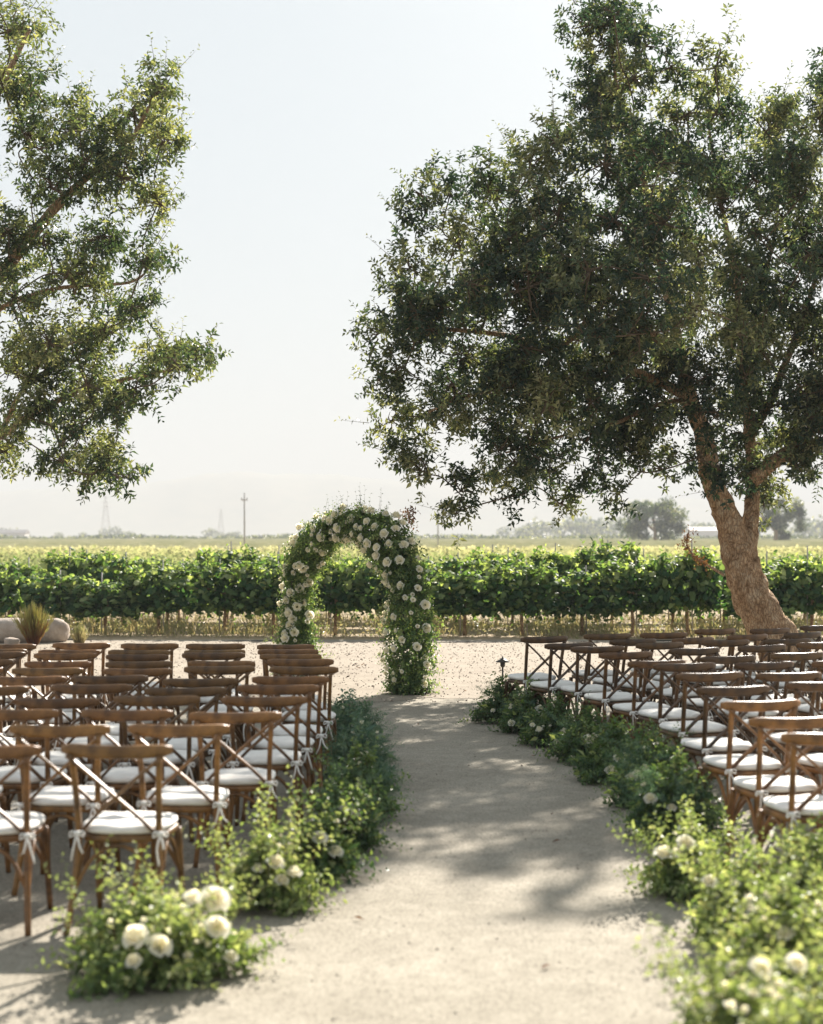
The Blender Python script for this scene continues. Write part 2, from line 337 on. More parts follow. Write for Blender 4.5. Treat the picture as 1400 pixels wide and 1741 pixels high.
# ------------------------------------------------------------------ vineyard
VROW0, VGAP = 29.6, 2.3
def row_y(k, x): return VROW0 + VGAP * k - .05 * x
def vine_canopy(n, wx, hgt, z0, L, spread=.28):
    lv = Leaves()
    # shoots up from the cordon and hanging down
    x = rng.uniform(-wx, wx, n); f = rng.random(n)
    z = z0 + (hgt - z0) * (1 - (1 - f) ** .8) * (1 + .10 * np.sin(x * 9 + 1)) ; y = rng.normal(0, spread * .55, n) * (1.15 - .5 * f)
    P = np.stack([x, y, z], 1)
    D = unit(np.stack([rng.normal(0, .6, n), np.sign(y) * .5 + rng.normal(0, .4, n), rng.normal(-.45, .5, n)], 1))
    Nn = unit(np.stack([rng.normal(0, .4, n), np.sign(y) * .6 + rng.normal(0, .4, n), rng.normal(.8, .4, n)], 1))
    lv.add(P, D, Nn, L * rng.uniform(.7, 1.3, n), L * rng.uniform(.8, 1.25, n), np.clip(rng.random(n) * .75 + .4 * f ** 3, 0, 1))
    m = 30                              # upright tips above the hedge, hanging shoots below
    b = np.stack([rng.uniform(-wx, wx, m), rng.normal(0, .1, m), np.full(m, hgt - .1)], 1)
    lv.sprigs(b, np.stack([rng.normal(0, .25, m), rng.normal(0, .2, m), np.ones(m)], 1), rng.uniform(.06, .34, m), 5, L * .8, L * .75, tint=rng.uniform(.5, 1, m), droop=.1)
    m = 15
    b = np.stack([rng.uniform(-wx, wx, m), rng.normal(0, .15, m), np.full(m, z0 + .12)], 1)
    lv.sprigs(b, np.stack([rng.normal(0, .4, m), rng.normal(0, .3, m), -np.ones(m)], 1), rng.uniform(.15, .42, m), 5, L * .85, L * .8, tint=rng.uniform(.4, 1, m), droop=.1)
    return lv
vprotos = []
for v in range(6):
    r = empty('grapevine'); lv = vine_canopy(520, .60, 1.27 + .08 * math.sin(v * 2.1), .50, .14)
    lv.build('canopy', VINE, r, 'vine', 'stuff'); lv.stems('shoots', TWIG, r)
    t = MB(); p = smooth_path([(0, 0, -.02), (.02 * math.sin(v), .02, .3), (-.02, .0, .62), (.05 * math.cos(v), 0, .85)], 4)
    t.tube(p, np.linspace(.036, .026, len(p)) * (1 + .2 * np.sin(np.arange(len(p)) * 1.9)), 7)
    for s in (-1, 1):
        q = smooth_path([(0, 0, .80), (.25 * s, .02, .9), (.62 * s, 0, .92)], 4); t.tube(q, np.linspace(.022, .013, len(q)), 6)
    t.build('trunk', BARK, r)
    s = MB(); s.tube([(.09, .03, -.05), (.085, .03, .8), (.08, .03, 1.5)], .014, 6); s.build('stake', POLE, r)
    vprotos.append(r)
ORD = ['first', 'second', 'third', 'fourth', 'fifth', 'sixth', 'seventh', 'eighth', 'ninth', 'tenth', 'eleventh', 'twelfth', 'thirteenth', 'fourteenth', 'fifteenth', 'sixteenth', 'seventeenth', 'eighteenth', 'nineteenth', 'twentieth']
used = set()
for k in range(3):
    yb = VROW0 + VGAP * k; lim = .27 * yb + .5; xs = np.arange(-lim + (.3, .75, .1)[k], lim, 1.14)
    for i, x in enumerate(xs):
        v = int(rng.integers(6))
        if v in used: o = copy_tree(vprotos[v])
        else: o = vprotos[v]; used.add(v)
        xx = x + rng.uniform(-.2, .2); o.location = (xx, row_y(k, xx) + rng.uniform(-.06, .06), 0); o.rotation_euler = (0, 0, rng.choice([0, math.pi]) + rng.uniform(-.1, .1))
        sc = rng.choice([.84, .93, 1.0, 1.06, 1.16]) + rng.uniform(-.04, .04) + .012 * xx * (xx > 0); o.scale = (1, 1.05, sc)
        if k == 0: tag(o, f'{ORD[i]} vine from the left edge in the nearest vineyard row', 'grapevine', 'vines of the nearest row')
        else: tag(o, 'vine half hidden behind the nearest vineyard row', 'grapevine', 'vines of the rows behind')
for v in range(6):
    if v not in used:
        for c in list(vprotos[v].children): bpy.data.objects.remove(c)
        bpy.data.objects.remove(vprotos[v])

def far_rows():
    lv = Leaves()
    for k in range(3, 34):
        yb = VROW0 + VGAP * k; lim = .30 * yb + 2; dens = 95 * (1 if k < 8 else (.55 if k < 16 else .35)); n = int(2 * lim * dens); L = .13 if k < 8 else (.17 if k < 16 else .22)
        x = rng.uniform(-lim, lim, n); f = rng.random(n) ** .5; z = .62 + (.48 + .10 * np.sin(x * 3.1 + k) + .06 * np.sin(x * 7.7)) * f; y = yb - .05 * x + rng.normal(0, .42, n)
        D = unit(np.stack([rng.normal(0, .6, n), rng.normal(0, .6, n), rng.normal(-.2, .5, n)], 1)); Nn = unit(rdir(n) * .7 + np.array((0, 0, .9)))
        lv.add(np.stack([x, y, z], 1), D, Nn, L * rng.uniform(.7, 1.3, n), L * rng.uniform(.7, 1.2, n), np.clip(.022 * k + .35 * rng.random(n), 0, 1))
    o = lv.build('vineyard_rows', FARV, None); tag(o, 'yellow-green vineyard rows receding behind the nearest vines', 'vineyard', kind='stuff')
far_rows()
def field():
    V = []; Fc = []; T = []
    for k in range(0, 150):
        yb = 107 + k * 2.9; lim = .31 * yb + 5; m = 90; x = np.linspace(-lim, lim, m); b = len(V)
        for i in range(m):
            h = 1.0 + .16 * rng.random()
            V += [(x[i], yb - 1.3, h - .5), (x[i] + rng.uniform(-.4, .4), yb + rng.uniform(-.2, .2), h), (x[i], yb + 1.3, h - .5)]
        for i in range(m - 1):
            a = b + 3 * i; Fc += [(a, a + 3, a + 4, a + 1), (a + 1, a + 4, a + 5, a + 2)]
            tt = .5 + .4 * rng.random(); T += [tt, tt]
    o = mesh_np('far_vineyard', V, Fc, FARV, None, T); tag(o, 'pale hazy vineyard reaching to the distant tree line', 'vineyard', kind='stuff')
field()

# dry weeds under the vines
def weeds():
    n = 15000; lv = Leaves(); x = rng.uniform(-9.5, 9.5, n); y = 28.6 + rng.random(n) ** 1.2 * 6.5 - .05 * x
    keep = (np.sin(x * 2.1 + 1) + np.sin(x * .83 + y) + rng.normal(0, .8, n)) > -.35; x, y = x[keep], y[keep]; n = len(x)
    P = np.stack([x, y, np.full(n, -.02)], 1); D = unit(np.stack([rng.normal(0, .35, n), rng.normal(0, .35, n), np.ones(n)], 1)); L = rng.uniform(.06, .26, n) * np.where(y < 29.3, .6, 1)
    lv.add(P, D, rdir(n), L, .014 + .012 * rng.random(n), rng.random(n) ** .8)
    m = 700; b = np.stack([rng.uniform(-9, 9, m), 28.9 + rng.random(m) * 3.5, np.zeros(m)], 1)
    lv.sprigs(b, np.stack([rng.normal(0, .4, m), rng.normal(0, .4, m), np.ones(m)], 1), rng.uniform(.2, .5, m), 6, .07, .045, tint=.95, droop=.2)
    tag(lv.build('dry_weeds', DRY, None), 'dry golden weeds along the foot of the vines', 'weeds', kind='stuff')
weeds()
def pebbles():
    n = 9000; x = rng.uniform(-8, 8, n); y = 17.4 + rng.random(n) ** .8 * 10.3; s = rng.uniform(.004, .013, n) * np.where(rng.random(n) < .04, 1.8, 1)
    o = np.array([(1, 0, 0), (-1, 0, 0), (0, 1, 0), (0, -1, 0), (0, 0, .7), (0, 0, -.7)], float); T = np.array([(0, 2, 4), (2, 1, 4), (1, 3, 4), (3, 0, 4), (2, 0, 5), (1, 2, 5), (3, 1, 5), (0, 3, 5)])
    R = unit(rng.normal(size=(n, 6, 3)) * .25 + o[None]) * (.8 + .4 * rng.random((n, 6, 1)))
    V = np.stack([x, y, s * .3], 1)[:, None] + R * s[:, None, None]
    m = rough_mat('pebble', [(.3, (.13, .09, .07)), (.5, (.25, .20, .16)), (.7, (.34, .28, .23))], scale=1.7, bump=0)
    tag(mesh_np('pebbles', V.reshape(-1, 3), (np.arange(n)[:, None, None] * 6 + T[None]).reshape(-1, 3), m), 'loose pebbles strewn over the gravel bed by the arch', 'pebbles', kind='stuff')
    # fallen leaves and twigs
    lv = Leaves(); n = 230; x = rng.uniform(-3.5, 5.5, n); y = rng.uniform(5, 27, n); keep = (rng.random(n) < np.where(y > 17.5, 1, .28)); x, y = x[keep], y[keep]; n = len(x)
    lv.add(np.stack([x, y, np.full(n, .012)], 1), np.stack([rng.normal(size=n), rng.normal(size=n), np.zeros(n)], 1), unit(rng.normal(0, .25, (n, 3)) + np.array((0, 0, 1))), rng.uniform(.03, .07, n), .022, rng.random(n))
    tag(lv.build('fallen_leaves', BROWN, None), 'brown fallen leaves scattered over sand and gravel', 'leaf litter', kind='stuff')
pebbles()
def grit():
    n = 16000; y = 4.6 + 13 * rng.random(n) ** .8; x = rng.uniform(-3.2, 3.6, n); s = rng.uniform(.002, .006, n) * np.where(rng.random(n) < .04, 2.2, 1)
    o = np.array([(1, 0, 0), (-.5, .87, 0), (-.5, -.87, 0), (0, 0, .8)], float); T = np.array([(0, 1, 3), (1, 2, 3), (2, 0, 3)])
    V = np.stack([x, y, np.full(n, -.0045)], 1)[:, None] + (o[None] + rng.normal(0, .25, (n, 4, 3))) * s[:, None, None]
    m = rough_mat('grit', [(.3, (.11, .085, .065)), (.5, (.24, .205, .165)), (.7, (.36, .32, .27))], scale=2.3, bump=0)
    tag(mesh_np('grit', V.reshape(-1, 3), (np.arange(n)[:, None, None] * 4 + T[None]).reshape(-1, 3), m), 'fine grit lying on the sandy aisle', 'grit', kind='stuff')
grit()
h = MB(); hp = smooth_path([(-9, 28.3, .02), (-5, 28.0, .02), (-3, 27.75, .015), (-.5, 27.3, .02), (1.5, 27.4, .015), (4, 27.9, .02), (9, 28.0, .02)], 8)
hp[:, 1] += .08 * np.sin(hp[:, 0] * 2.3); hp[:, 2] = -.016 + .022 * np.sin(hp[:, 0] * 1.7); h.tube(hp, .013, 6)
tag(h.build('drip_hose', HOSE), 'black drip hose lying along the edge of the vineyard', 'hose')

# ------------------------------------------------------------------ trees
def tree(name, base, trunk, limbs, blobs, leaf, label, Lf=.075, Wf=.028, dens=1.0, twr=.006, sprig_k=10):
    """trunk / limbs: [(polyline world, r0, r1)], blobs: [(centre, radius, weight)]"""
    root = empty(name, base); off = np.array(base)
    samples = []
    def bar(poly, r0, r1, nm, n=12, rough=.10):
        P = smooth_path(poly, 12); m = len(P); t = np.linspace(0, 1, m); r = r0 + (r1 - r0) * t ** .65 if np.isscalar(r0) else np.interp(t, np.linspace(0, 1, len(r0)), r0)
        b = MB(); b.tube(P - off, r, n, caps=True)
        V = np.array(b.v); k = np.arange(len(V)) ;
        cen = np.repeat(P - off, n, 0); d = V - cen; a = 1 + rough * np.sin(3 * (k % n) * 6.283 / n + .25 * (k // n)) * np.sin(.5 * (k // n) + 1) + rough * .35 * rng.normal(size=n)[k % n] + rough * .3 * rng.normal(size=len(V))
        b.v = [tuple(x) for x in cen + d * a[:, None]]
        b.build(nm, BARK, root)
        for i in range(m): samples.append((P[i], r[i]))
        return P
    bar(*trunk, 'trunk', 30); del samples[:int(len(samples) * .62)]
    for L in limbs: bar(*L, 'limb', 16)
    lv = Leaves(); br = MB(); tips = []
    c0 = np.array(trunk[0][len(trunk[0]) // 2]); blobs = sorted(blobs, key=lambda b: np.linalg.norm(b[0] - c0))
    SP = [s[0] for s in samples]; SR = [s[1] for s in samples]
    for c, r, wt in blobs:
        A = np.array(SP); d = np.linalg.norm(A - c, axis=1) + np.maximum(0, (A[:, 2] - c[2])) * .25; i = int(np.argmin(d)); s = A[i]
        if d[i] > .15:
            ln = np.linalg.norm(c - s); mid = (s + c) / 2 + rng.normal(0, .12 * ln, 3) + np.array((0, 0, (.05 if c[2] < s[2] + .1 else -.06) * ln)); P = smooth_path([s, mid, c + rng.normal(0, .1 * r, 3)], 5)
            r0 = min(SR[i] * .75, .018 + .022 * ln); rr = np.linspace(r0, .010, len(P)); br.tube(P - off, rr, 6, caps=False)
            for j in range(2, len(P)): SP.append(P[j]); SR.append(max(.012, rr[j]))
        nt = int(6 + 15 * r); e = c + rdir(nt) * r * (rng.random((nt, 1)) ** .4) * .85
        for q in e:
            m_ = (c + q) / 2 + rng.normal(0, .08 * r, 3); br.tube(np.array([c, m_, q]) - off, [.011, .008, .004], 4, caps=False)
        # leafy shoots gather round the twig ends: clumps with gaps between
        ns = int(215 * dens * wt * r * r + 18)
        ti = rng.integers(0, nt, ns); cl = rng.random(ns) < .93
        p = np.where(cl[:, None], e[ti] + rng.normal(0, .078, (ns, 3)) * (.6 + .9 * rng.random((nt, 1))[ti]), c + rdir(ns) * r * rng.random((ns, 1)) ** .5)
        d = unit((p - c) * .9 / r + rdir(ns) * .6 + np.array((0, 0, .35)))
        tn = np.clip(rng.random() ** 1.6 * .75 + (rng.random(nt) * .3)[ti] + rng.random(ns) * .3 - .1 + .35 * (rng.random(ns) < .10), 0, 1)
        lv.sprigs(p - off, d, rng.uniform(.10, .22, ns), sprig_k, Lf, Wf, tint=tn, r=.0035, droop=.12)
        nw = int(7 * r * wt + 1)                       # wispy shoots past the outline
        dd = unit(rdir(nw) + np.array((0, 0, .5)) + (c - c0) * .12); q = c + dd * r * .85
        lv.sprigs(q - off, unit(dd + np.array((0, 0, .4))), rng.uniform(.3, .6, nw), 10, Lf * .8, Wf * .75, tint=.8, r=.005, droop=.2)
    lv.build('crown', leaf, root, 'kite', 'stuff'); lv.stems('twigs', TWIG, root)
    o = br.build('branches', BRANCH, root); o['kind'] = 'stuff'
    tag(root, label, 'tree'); return root

TY = 20.5
def pth(pts, y0=TY, dy=0.0):
    return [tuple(W3(x, y, y0 + dy * i / (len(pts) - 1))) for i, (x, y) in enumerate(pts)]
trunk = (pth([(1352, 1158), (1335, 1118), (1305, 1062), (1275, 1005), (1258, 950), (1244, 900), (1224, 850), (1207, 800), (1195, 735), (1172, 678)]), [.44, .32, .27, .255, .225, .178, .15, .135, .12, .105], 0)
limbs = [
    (pth([(1280, 1010), (1272, 945), (1276, 890), (1281, 830), (1275, 740), (1264, 640), (1252, 480), (1222, 320), (1200, 180)], TY, 1.6), .185, .014),
    (pth([(1185, 700), (1160, 670), (1100, 640), (1045, 625), (980, 640), (900, 652), (800, 672), (730, 700)], TY - .4, -1.8), .095, .015),
    (pth([(1192, 720), (1175, 690), (1142, 682), (1090, 700), (1040, 722), (960, 740), (860, 770)], TY - .4, -.8), .05, .012),
    (pth([(1178, 690), (1150, 610), (1100, 560), (1030, 500), (930, 470), (820, 450)], TY - .4, -2.2), .10, .015),
    (pth([(1176, 684), (1150, 570), (1120, 430), (1090, 290), (1050, 150), (1040, 60)], TY - .4, 1.0), .10, .012),
    (pth([(1030, 510), (950, 590), (860, 570), (760, 560), (690, 560)], TY - 1.4, -.6), .05, .018),
    (pth([(1279, 815), (1330, 775), (1368, 748), (1392, 700), (1420, 620), (1470, 540)], TY + .2, -.8), .115, .03),
    (pth([(1274, 740), (1310, 680), (1345, 595), (1372, 520), (1400, 430), (1430, 320)], TY + .3, 1.2), .085, .015),
    (pth([(1264, 650), (1290, 520), (1320, 380), (1330, 240)], TY + .8, 1.4), .055, .012),
]
RB = [(1040, 26, 38), (1028, 80, 52), (1085, 130, 62), (1145, 110, 50), (1225, 110, 55), (1000, 170, 52), (1080, 205, 75), (1165, 195, 75), (1225, 190, 50), (950, 240, 55), (1030, 285, 80), (1125, 285, 80), (1200, 280, 55),
      (895, 290, 60), (835, 325, 60), (765, 340, 55), (712, 325, 40), (690, 380, 42), (775, 415, 75), (695, 450, 55), (865, 405, 75), (955, 375, 75), (1045, 380, 80), (1135, 380, 80), (1000, 470, 85), (905, 490, 85), (800, 515, 85), (705, 540, 75), (645, 560, 40), (1095, 470, 85), (1185, 435, 65),
      (1180, 535, 70), (1080, 575, 65), (985, 570, 65), (890, 590, 65), (790, 610, 75), (695, 635, 65), (645, 640, 36), (665, 715, 52), (740, 710, 72), (835, 715, 60), (925, 690, 52), (1000, 690, 48), (722, 795, 45), (778, 835, 45), (690, 770, 40), (860, 790, 52), (935, 795, 55),
      (895, 835, 32), (1010, 795, 55), (1080, 775, 55), (1055, 835, 36), (1130, 795, 50), (960, 850, 26), (1195, 775, 42), (1230, 790, 38), (1215, 640, 45), (1245, 560, 50), (770, 870, 28), (1240, 830, 30), (1225, 705, 36),
      (1310, 215, 45), (1350, 265, 50), (1392, 195, 48), (1288, 305, 50), (1365, 345, 55), (1290, 400, 55), (1382, 430, 48), (1262, 475, 52), (1325, 500, 42), (1290, 600, 42), (1395, 640, 40), (1335, 690, 42), (1290, 720, 40), (1392, 800, 42), (1350, 775, 34), (1325, 180, 26),
      (1450, 250, 80), (1480, 380, 85), (1500, 520, 90), (1470, 640, 70), (1460, 760, 60), (1570, 430, 80), (1570, 600, 80), (1540, 730, 60), (1640, 540, 60), (1420, 130, 50)]
blobs = []
for (x, y, r) in RB:
    inner = max(0., 1 - math.hypot((x - 1020) / 420, (y - 470) / 430)); wt = .62 if x > 1420 else 1.0
    ys = [TY - .4 + rng.uniform(-1.0, 1.0)]
    if inner > .42 or (x > 1290 and y < 480) or x > 1420: ys = [TY - .7 - 2.4 * inner - rng.uniform(0, .8), TY + 2.8 * inner + rng.uniform(.2, 1.0)]
    for yy in ys: blobs.append((W3(x + rng.uniform(-8, 8), y + rng.uniform(-8, 8), yy), r * .88 / F * yy, wt))
for (x, y, r) in ((1172, 640, 40), (1192, 700, 30), (1150, 600, 40), (1268, 640, 34), (1262, 560, 36)): blobs.append((W3(x, y, TY - 1.1), r / F * TY, 1.0))
for L in limbs:                     # leafy side shoots hiding the outer limbs
    Q = smooth_path(L[0], 7)
    for q in Q[int(len(Q) * .38)::2]:
        for sgn in (-1, 1):
            if rng.random() < .62: blobs.append((q + np.array((rng.normal(0, .22), sgn * rng.uniform(.2, .55), rng.normal(.05, .2))), rng.uniform(.22, .40), 1.0))
rt = tree('oak_tree', tuple(W3(1352, 1158, TY)), trunk, limbs, blobs, OAK, 'big leaning oak with thick forked trunk behind the right chairs', Lf=.097, Wf=.043, dens=.94)
# withered side shoot low on the trunk
dl = Leaves(); P = pth([(1232, 978), (1205, 962), (1180, 945), (1168, 925), (1172, 900)], TY - .15); b = np.array(P) - np.array(rt.location)
dm = MB(); dm.tube(smooth_path(b, 4), np.linspace(.022, .006, 17), 5); dm.build('dead_shoot', BARK, rt)
q = smooth_path(b[1:], 12); q = q + rng.normal(0, .03, q.shape); dl.sprigs(q, rdir(len(q)), .12, 7, .05, .022); dl.build('withered_leaves', BROWN, rt, 'kite', 'stuff')

rl = Leaves(); q = W3(697, 872, TY - .9) - np.array(rt.location) + rng.normal(0, .05, (22, 3)); rl.sprigs(q, rdir(22) + np.array((0, 0, -.3)), .12, 6, .06, .026); rl.build('russet_leaves', BROWN, rt, 'kite', 'stuff')
LY = 20.0
trunk = (pth([(-330, 1159), (-325, 1080), (-300, 980), (-270, 880), (-240, 800)], LY), .36, .26)
limbs = [
    (pth([(-245, 815), (-190, 720), (-100, 590), (0, 470), (80, 370), (150, 300), (215, 250), (255, 180)], LY, -1.0), .165, .018),
    (pth([(-235, 800), (-150, 785), (-80, 770), (0, 742), (60, 700), (150, 662), (260, 635), (322, 622)], LY, -.6), .09, .014),
    (pth([(-110, 600), (0, 525), (100, 490), (220, 480), (260, 450)], LY - .3, .8), .05, .012),
    (pth([(-250, 810), (-230, 600), (-150, 400), (-60, 240), (0, 150), (50, 50)], LY, .8), .18, .03),
    (pth([(-245, 800), (-330, 600), (-420, 420), (-480, 250)], LY, .5), .16, .03),
    (pth([(0, 742), (40, 660), (90, 600), (180, 560)], LY - .3, -.5), .04, .015)]
LB = [(25, 50, 62), (55, 150, 48), (-5, 140, 55), (140, 225, 62), (225, 195, 62), (275, 150, 42), (282, 245, 40), (205, 300, 52), (45, 235, 52), (85, 320, 52), (268, 345, 36), (15, 395, 52), (175, 400, 55), (248, 440, 38), (120, 465, 62), (25, 510, 55), (228, 520, 42), (175, 560, 55),
      (90, 580, 62), (25, 630, 55), (150, 655, 52), (268, 598, 36), (305, 620, 34), (228, 662, 38), (55, 715, 52), (125, 735, 44), (185, 775, 28), (110, 780, 30), (5, 765, 36), (195, 700, 32), (205, 815, 15), (155, 805, 18), (70, 410, 40), (335, 608, 16),
      (-90, 60, 80), (-110, 200, 80), (-90, 340, 80), (-100, 480, 80), (-90, 640, 70), (-130, 730, 60), (-230, 120, 90), (-240, 300, 90), (-230, 470, 90), (-240, 620, 80), (-380, 200, 90), (-390, 400, 90), (-380, 580, 80), (-480, 330, 80), (-50, -60, 70), (-180, -60, 80), (-320, 20, 80)]
blobs = []
for (x, y, r) in LB:
    for yy in ([LY - .6 - rng.uniform(0, 1.2), LY + rng.uniform(.2, 1.4)] if x > 0 else [LY + rng.uniform(-2.5, -.5), LY + rng.uniform(.5, 2.5)]):
        blobs.append((W3(x + rng.uniform(-6, 6), y + rng.uniform(-6, 6), yy), r * .92 / F * yy, .95 if x > -20 else .5))
for L in limbs:
    Q = smooth_path(L[0], 7)
    for q in Q[int(len(Q) * .45):int(len(Q) * .86):2]:
        if rng.random() < .38: blobs.append((q + np.array((rng.normal(0, .2), -rng.uniform(.15, .5), rng.normal(.05, .2))), rng.uniform(.2, .36), 1.0))
tree('oak_tree', tuple(W3(-330, 1159, LY)), trunk, limbs, blobs, OAKL, 'airy oak whose branches reach in from the left edge', Lf=.096, Wf=.042, dens=.8)

# hazy trees in the fields
def field_tree(px_, Y, hgt, wid, label, seed, leafm=OAK, sep=False):
    x = (px_ - CX) / F * Y; base = (x, Y, 0)
    root = empty('field_tree', base); t = MB(); t.tube(smooth_path([(0, 0, -.1), (.2, 0, hgt * .25), (-.2, 0, hgt * .55)], 5), np.linspace(.5, .25, 11), 8)
    for s in (-1, 1): t.tube(smooth_path([(0, 0, hgt * .3), (s * wid * .2, 0, hgt * .55), (s * wid * .32, .2, hgt * .75)], 4), np.linspace(.3, .12, 9), 6)
    t.build('trunk', BARK, root); lv = Leaves(); r_ = np.random.default_rng(seed)
    for k in range(34):
        a = r_.random() * 6.28; u = r_.random() ** .5; zz = .18 + .74 * r_.random(); e = math.sqrt(max(.05, 1 - ((zz - .5) / .55) ** 2))
        c = np.array((math.cos(a) * u * e * wid * .46, math.sin(a) * u * e * wid * .4, zz * hgt)); n = 190; R = wid * .11 * (.6 + .8 * r_.random())
        p = c + unit(r_.normal(size=(n, 3))) * R * r_.random((n, 1)) ** .4
        lv.add(p, rdir(n), rdir(n), .58, .42, np.clip(r_.random() * .4 + .6 * r_.random(n), 0, 1))
    lv.build('crown', leafm, root, 'kite', 'stuff'); tag(root, label, 'tree'); return root
field_tree(1113, 330, 10.4, 14.9, 'round blue-green tree in the field, left of the oak trunk', 3)
field_tree(1318, 325, 10.5, 12.3, 'hazy tree in the field, just right of the oak trunk', 8)
def treeline():
    lv = Leaves(); spots = []
    for (x0, x1, n, h0) in ((-60, 110, 9, 4), (115, 230, 4, 4.5), (330, 420, 5, 4), (840, 1060, 16, 7.5), (1060, 1260, 12, 6.5), (1350, 1480, 9, 7), (-700, -60, 20, 5), (1480, 2100, 24, 6), (230, 840, 12, 2.2)):
        for _ in range(n): spots.append((rng.uniform(x0, x1), rng.uniform(900, 1200), 1.6 * h0 * rng.uniform(.5, 1.3)))
    for (x, Y, hh) in spots:
        X = (x - CX) / F * Y; n = 150; p = unit(rng.normal(size=(n, 3))) * rng.random((n, 1)) ** .4 * np.array((hh * .75, hh * .6, hh * .5)) + np.array((X, Y, hh * .5 + .3))
        lv.add(p, rdir(n), rdir(n), hh * .2, hh * .16, np.clip(rng.random(n), 0, 1))
    tag(lv.build('distant_trees', OAK, None), 'faint line of trees and hedges at the far end of the fields', 'tree line', kind='stuff')
treeline()
def hedge():
    n = 16000; lv = Leaves(); x = rng.uniform(-260, 300, n); p = np.stack([x, 540 + rng.uniform(-6, 6, n), rng.random(n) ** .7 * (1.9 + .4 * np.sin(x * .11))], 1)
    lv.add(p, rdir(n), rdir(n), .9, .8, rng.random(n)); tag(lv.build('distant_hedge', OAK, None), 'low grey-green hedge closing the far end of the vineyard', 'hedge', kind='stuff')
hedge()
def shed(px_, Y, wd, hh, label):
    X = (px_ - CX) / F * Y; r = empty('farm_building', (X, Y, 0)); m = MB(); m.box(-wd / 2, wd / 2, -5, 5, -.1, hh); m.build('wall', WHITEB, r, False)
    m = MB(); m.add([(-wd / 2 - .4, -5.5, hh + .003), (wd / 2 + .4, -5.5, hh + .003), (wd / 2 + .4, 5.5, hh + .003), (-wd / 2 - .4, 5.5, hh + .003), (-wd / 2 - .4, 0, hh + 1.8), (wd / 2 + .4, 0, hh + 1.8)], [(0, 1, 5, 4), (2, 3, 4, 5), (0, 4, 3), (1, 2, 5), (0, 3, 2, 1)]); m.build('roof', ROOFB, r, False)
    for s in (-.28, 0, .28):
        m = MB(); m.box(s * wd - .9, s * wd + .9, -5.06, -5.003, .1, 2.4); m.build('door', ROOFB, r, False)
    tag(r, label, 'building')
shed(1200, 800, 18, 5.0, 'small pale farm building beyond the field behind the oak')
shed(14, 800, 20, 3.6, 'low farm building at the far left horizon')
def pole(px_, ytop, Y, label):
    p = W3(px_, ytop, Y); r = empty('utility_pole', (p[0], Y, 0)); m = MB(); m.tube([(0, 0, -.2), (0, 0, p[2] * .5), (0, 0, p[2])], [.065, .055, .045], 8); m.build('pole', POLE, r)
    for f, wd in ((.90, .22),):
        m = MB(); m.box(-wd, wd, -.12, -.07, p[2] * f - .04, p[2] * f + .04); m.build('crossarm', POLE, r, False)
        for s in (-.85, .85):
            m = MB(); m.tube([(s * wd, -.095, p[2] * f + .043), (s * wd, -.095, p[2] * f + .16)], [.035, .02], 6); m.build('insulator', METAL, r)
    tag(r, label, 'utility pole'); return p
p1 = pole(416, 838, 105, 'slender utility pole rising from the field left of the arch')
p2 = pole(745, 868, 120, 'utility pole in the field just right of the arch')
def pylon(px_, ytop, Y, label):
    p = W3(px_, ytop, Y); hh = p[2]; r = empty('transmission_tower', (p[0], Y, 0)); m = MB(); wd = hh * .11
    lev = [0, .18, .34, .48, .6, .7, .8, .9, 1]; wf = lambda t: wd * (1 - t) ** 1.1 + .35
    for i in range(len(lev) - 1):
        a, b = lev[i], lev[i + 1]; wa, wb = wf(a), wf(b); ca_ = [(-wa, -wa), (wa, -wa), (wa, wa), (-wa, wa)]; cb_ = [(-wb, -wb), (wb, -wb), (wb, wb), (-wb, wb)]
        for j in range(4):
            k = (j + 1) % 4
            m.tube([(*ca_[j], a * hh), (*cb_[j], b * hh)], .2, 4); m.tube([(*ca_[j], a * hh), (*cb_[k], b * hh)], .09, 4); m.tube([(*ca_[k], a * hh), (*cb_[j], b * hh)], .09, 4)
    m.build('lattice', POLE, r)
    for t in (.72, .84, .95):
        q = MB(); q.tube([(-hh * .13, 0, t * hh), (0, 0, t * hh + .5), (hh * .13, 0, t * hh)], .16, 4); q.build('crossarm', POLE, r)
    tag(r, label, 'pylon')
pylon(180, 842, 1400, 'faint lattice pylon in the haze at the left'); pylon(376, 866, 1500, 'fainter small pylon in the haze left of the arch')

# ------------------------------------------------------------------ roses
def rose_mesh(seed, petals=15):
    r_ = np.random.default_rng(seed); V = []; Fc = []; T = []
    for k in range(petals):
        u = k / (petals - 1); a = k * 2.4 + r_.normal(0, .15); open_ = .10 + .95 * u ** 1.25; rad = .16 + .34 * u; hh = .62 - .20 * u; b = len(V); wdt = .95 + .3 * u
        for j in range(4):
            t = j / 3; rr = rad * (.35 + .65 * t ** .7) * (1 if j < 3 else (1 + .14 * open_)); zz = -.18 + hh * t * (1.05 - .50 * open_ * t) * 1.0 + .1 * (1 - u)
            for i in range(4):
                s = (i / 3 - .5) * wdt * (1.05 - .5 * (t - .6) ** 2) * 1.3; w_ = r_.normal(0, .012)
                V.append(((rr + w_ + .03 * abs(i - 1.5)) * math.cos(a + s), (rr + w_ + .03 * abs(i - 1.5)) * math.sin(a + s), zz - .05 * abs(i - 1.5) * (j == 3)))
        for j in range(3):
            for i in range(3): q = b + j * 4 + i; Fc.append((q, q + 1, q + 5, q + 4)); T.append(.15 + .75 * u + r_.uniform(-.1, .1))
    me = bpy.data.meshes.new('rose'); me.from_pydata(V, [], Fc); a = me.attributes.new('tint', 'FLOAT', 'FACE'); a.data.foreach_set('value', T)
    me.polygons.foreach_set('use_smooth', [True] * len(Fc)); me.materials.append(PETAL); return me
ROSES = [rose_mesh(s) for s in range(4)]
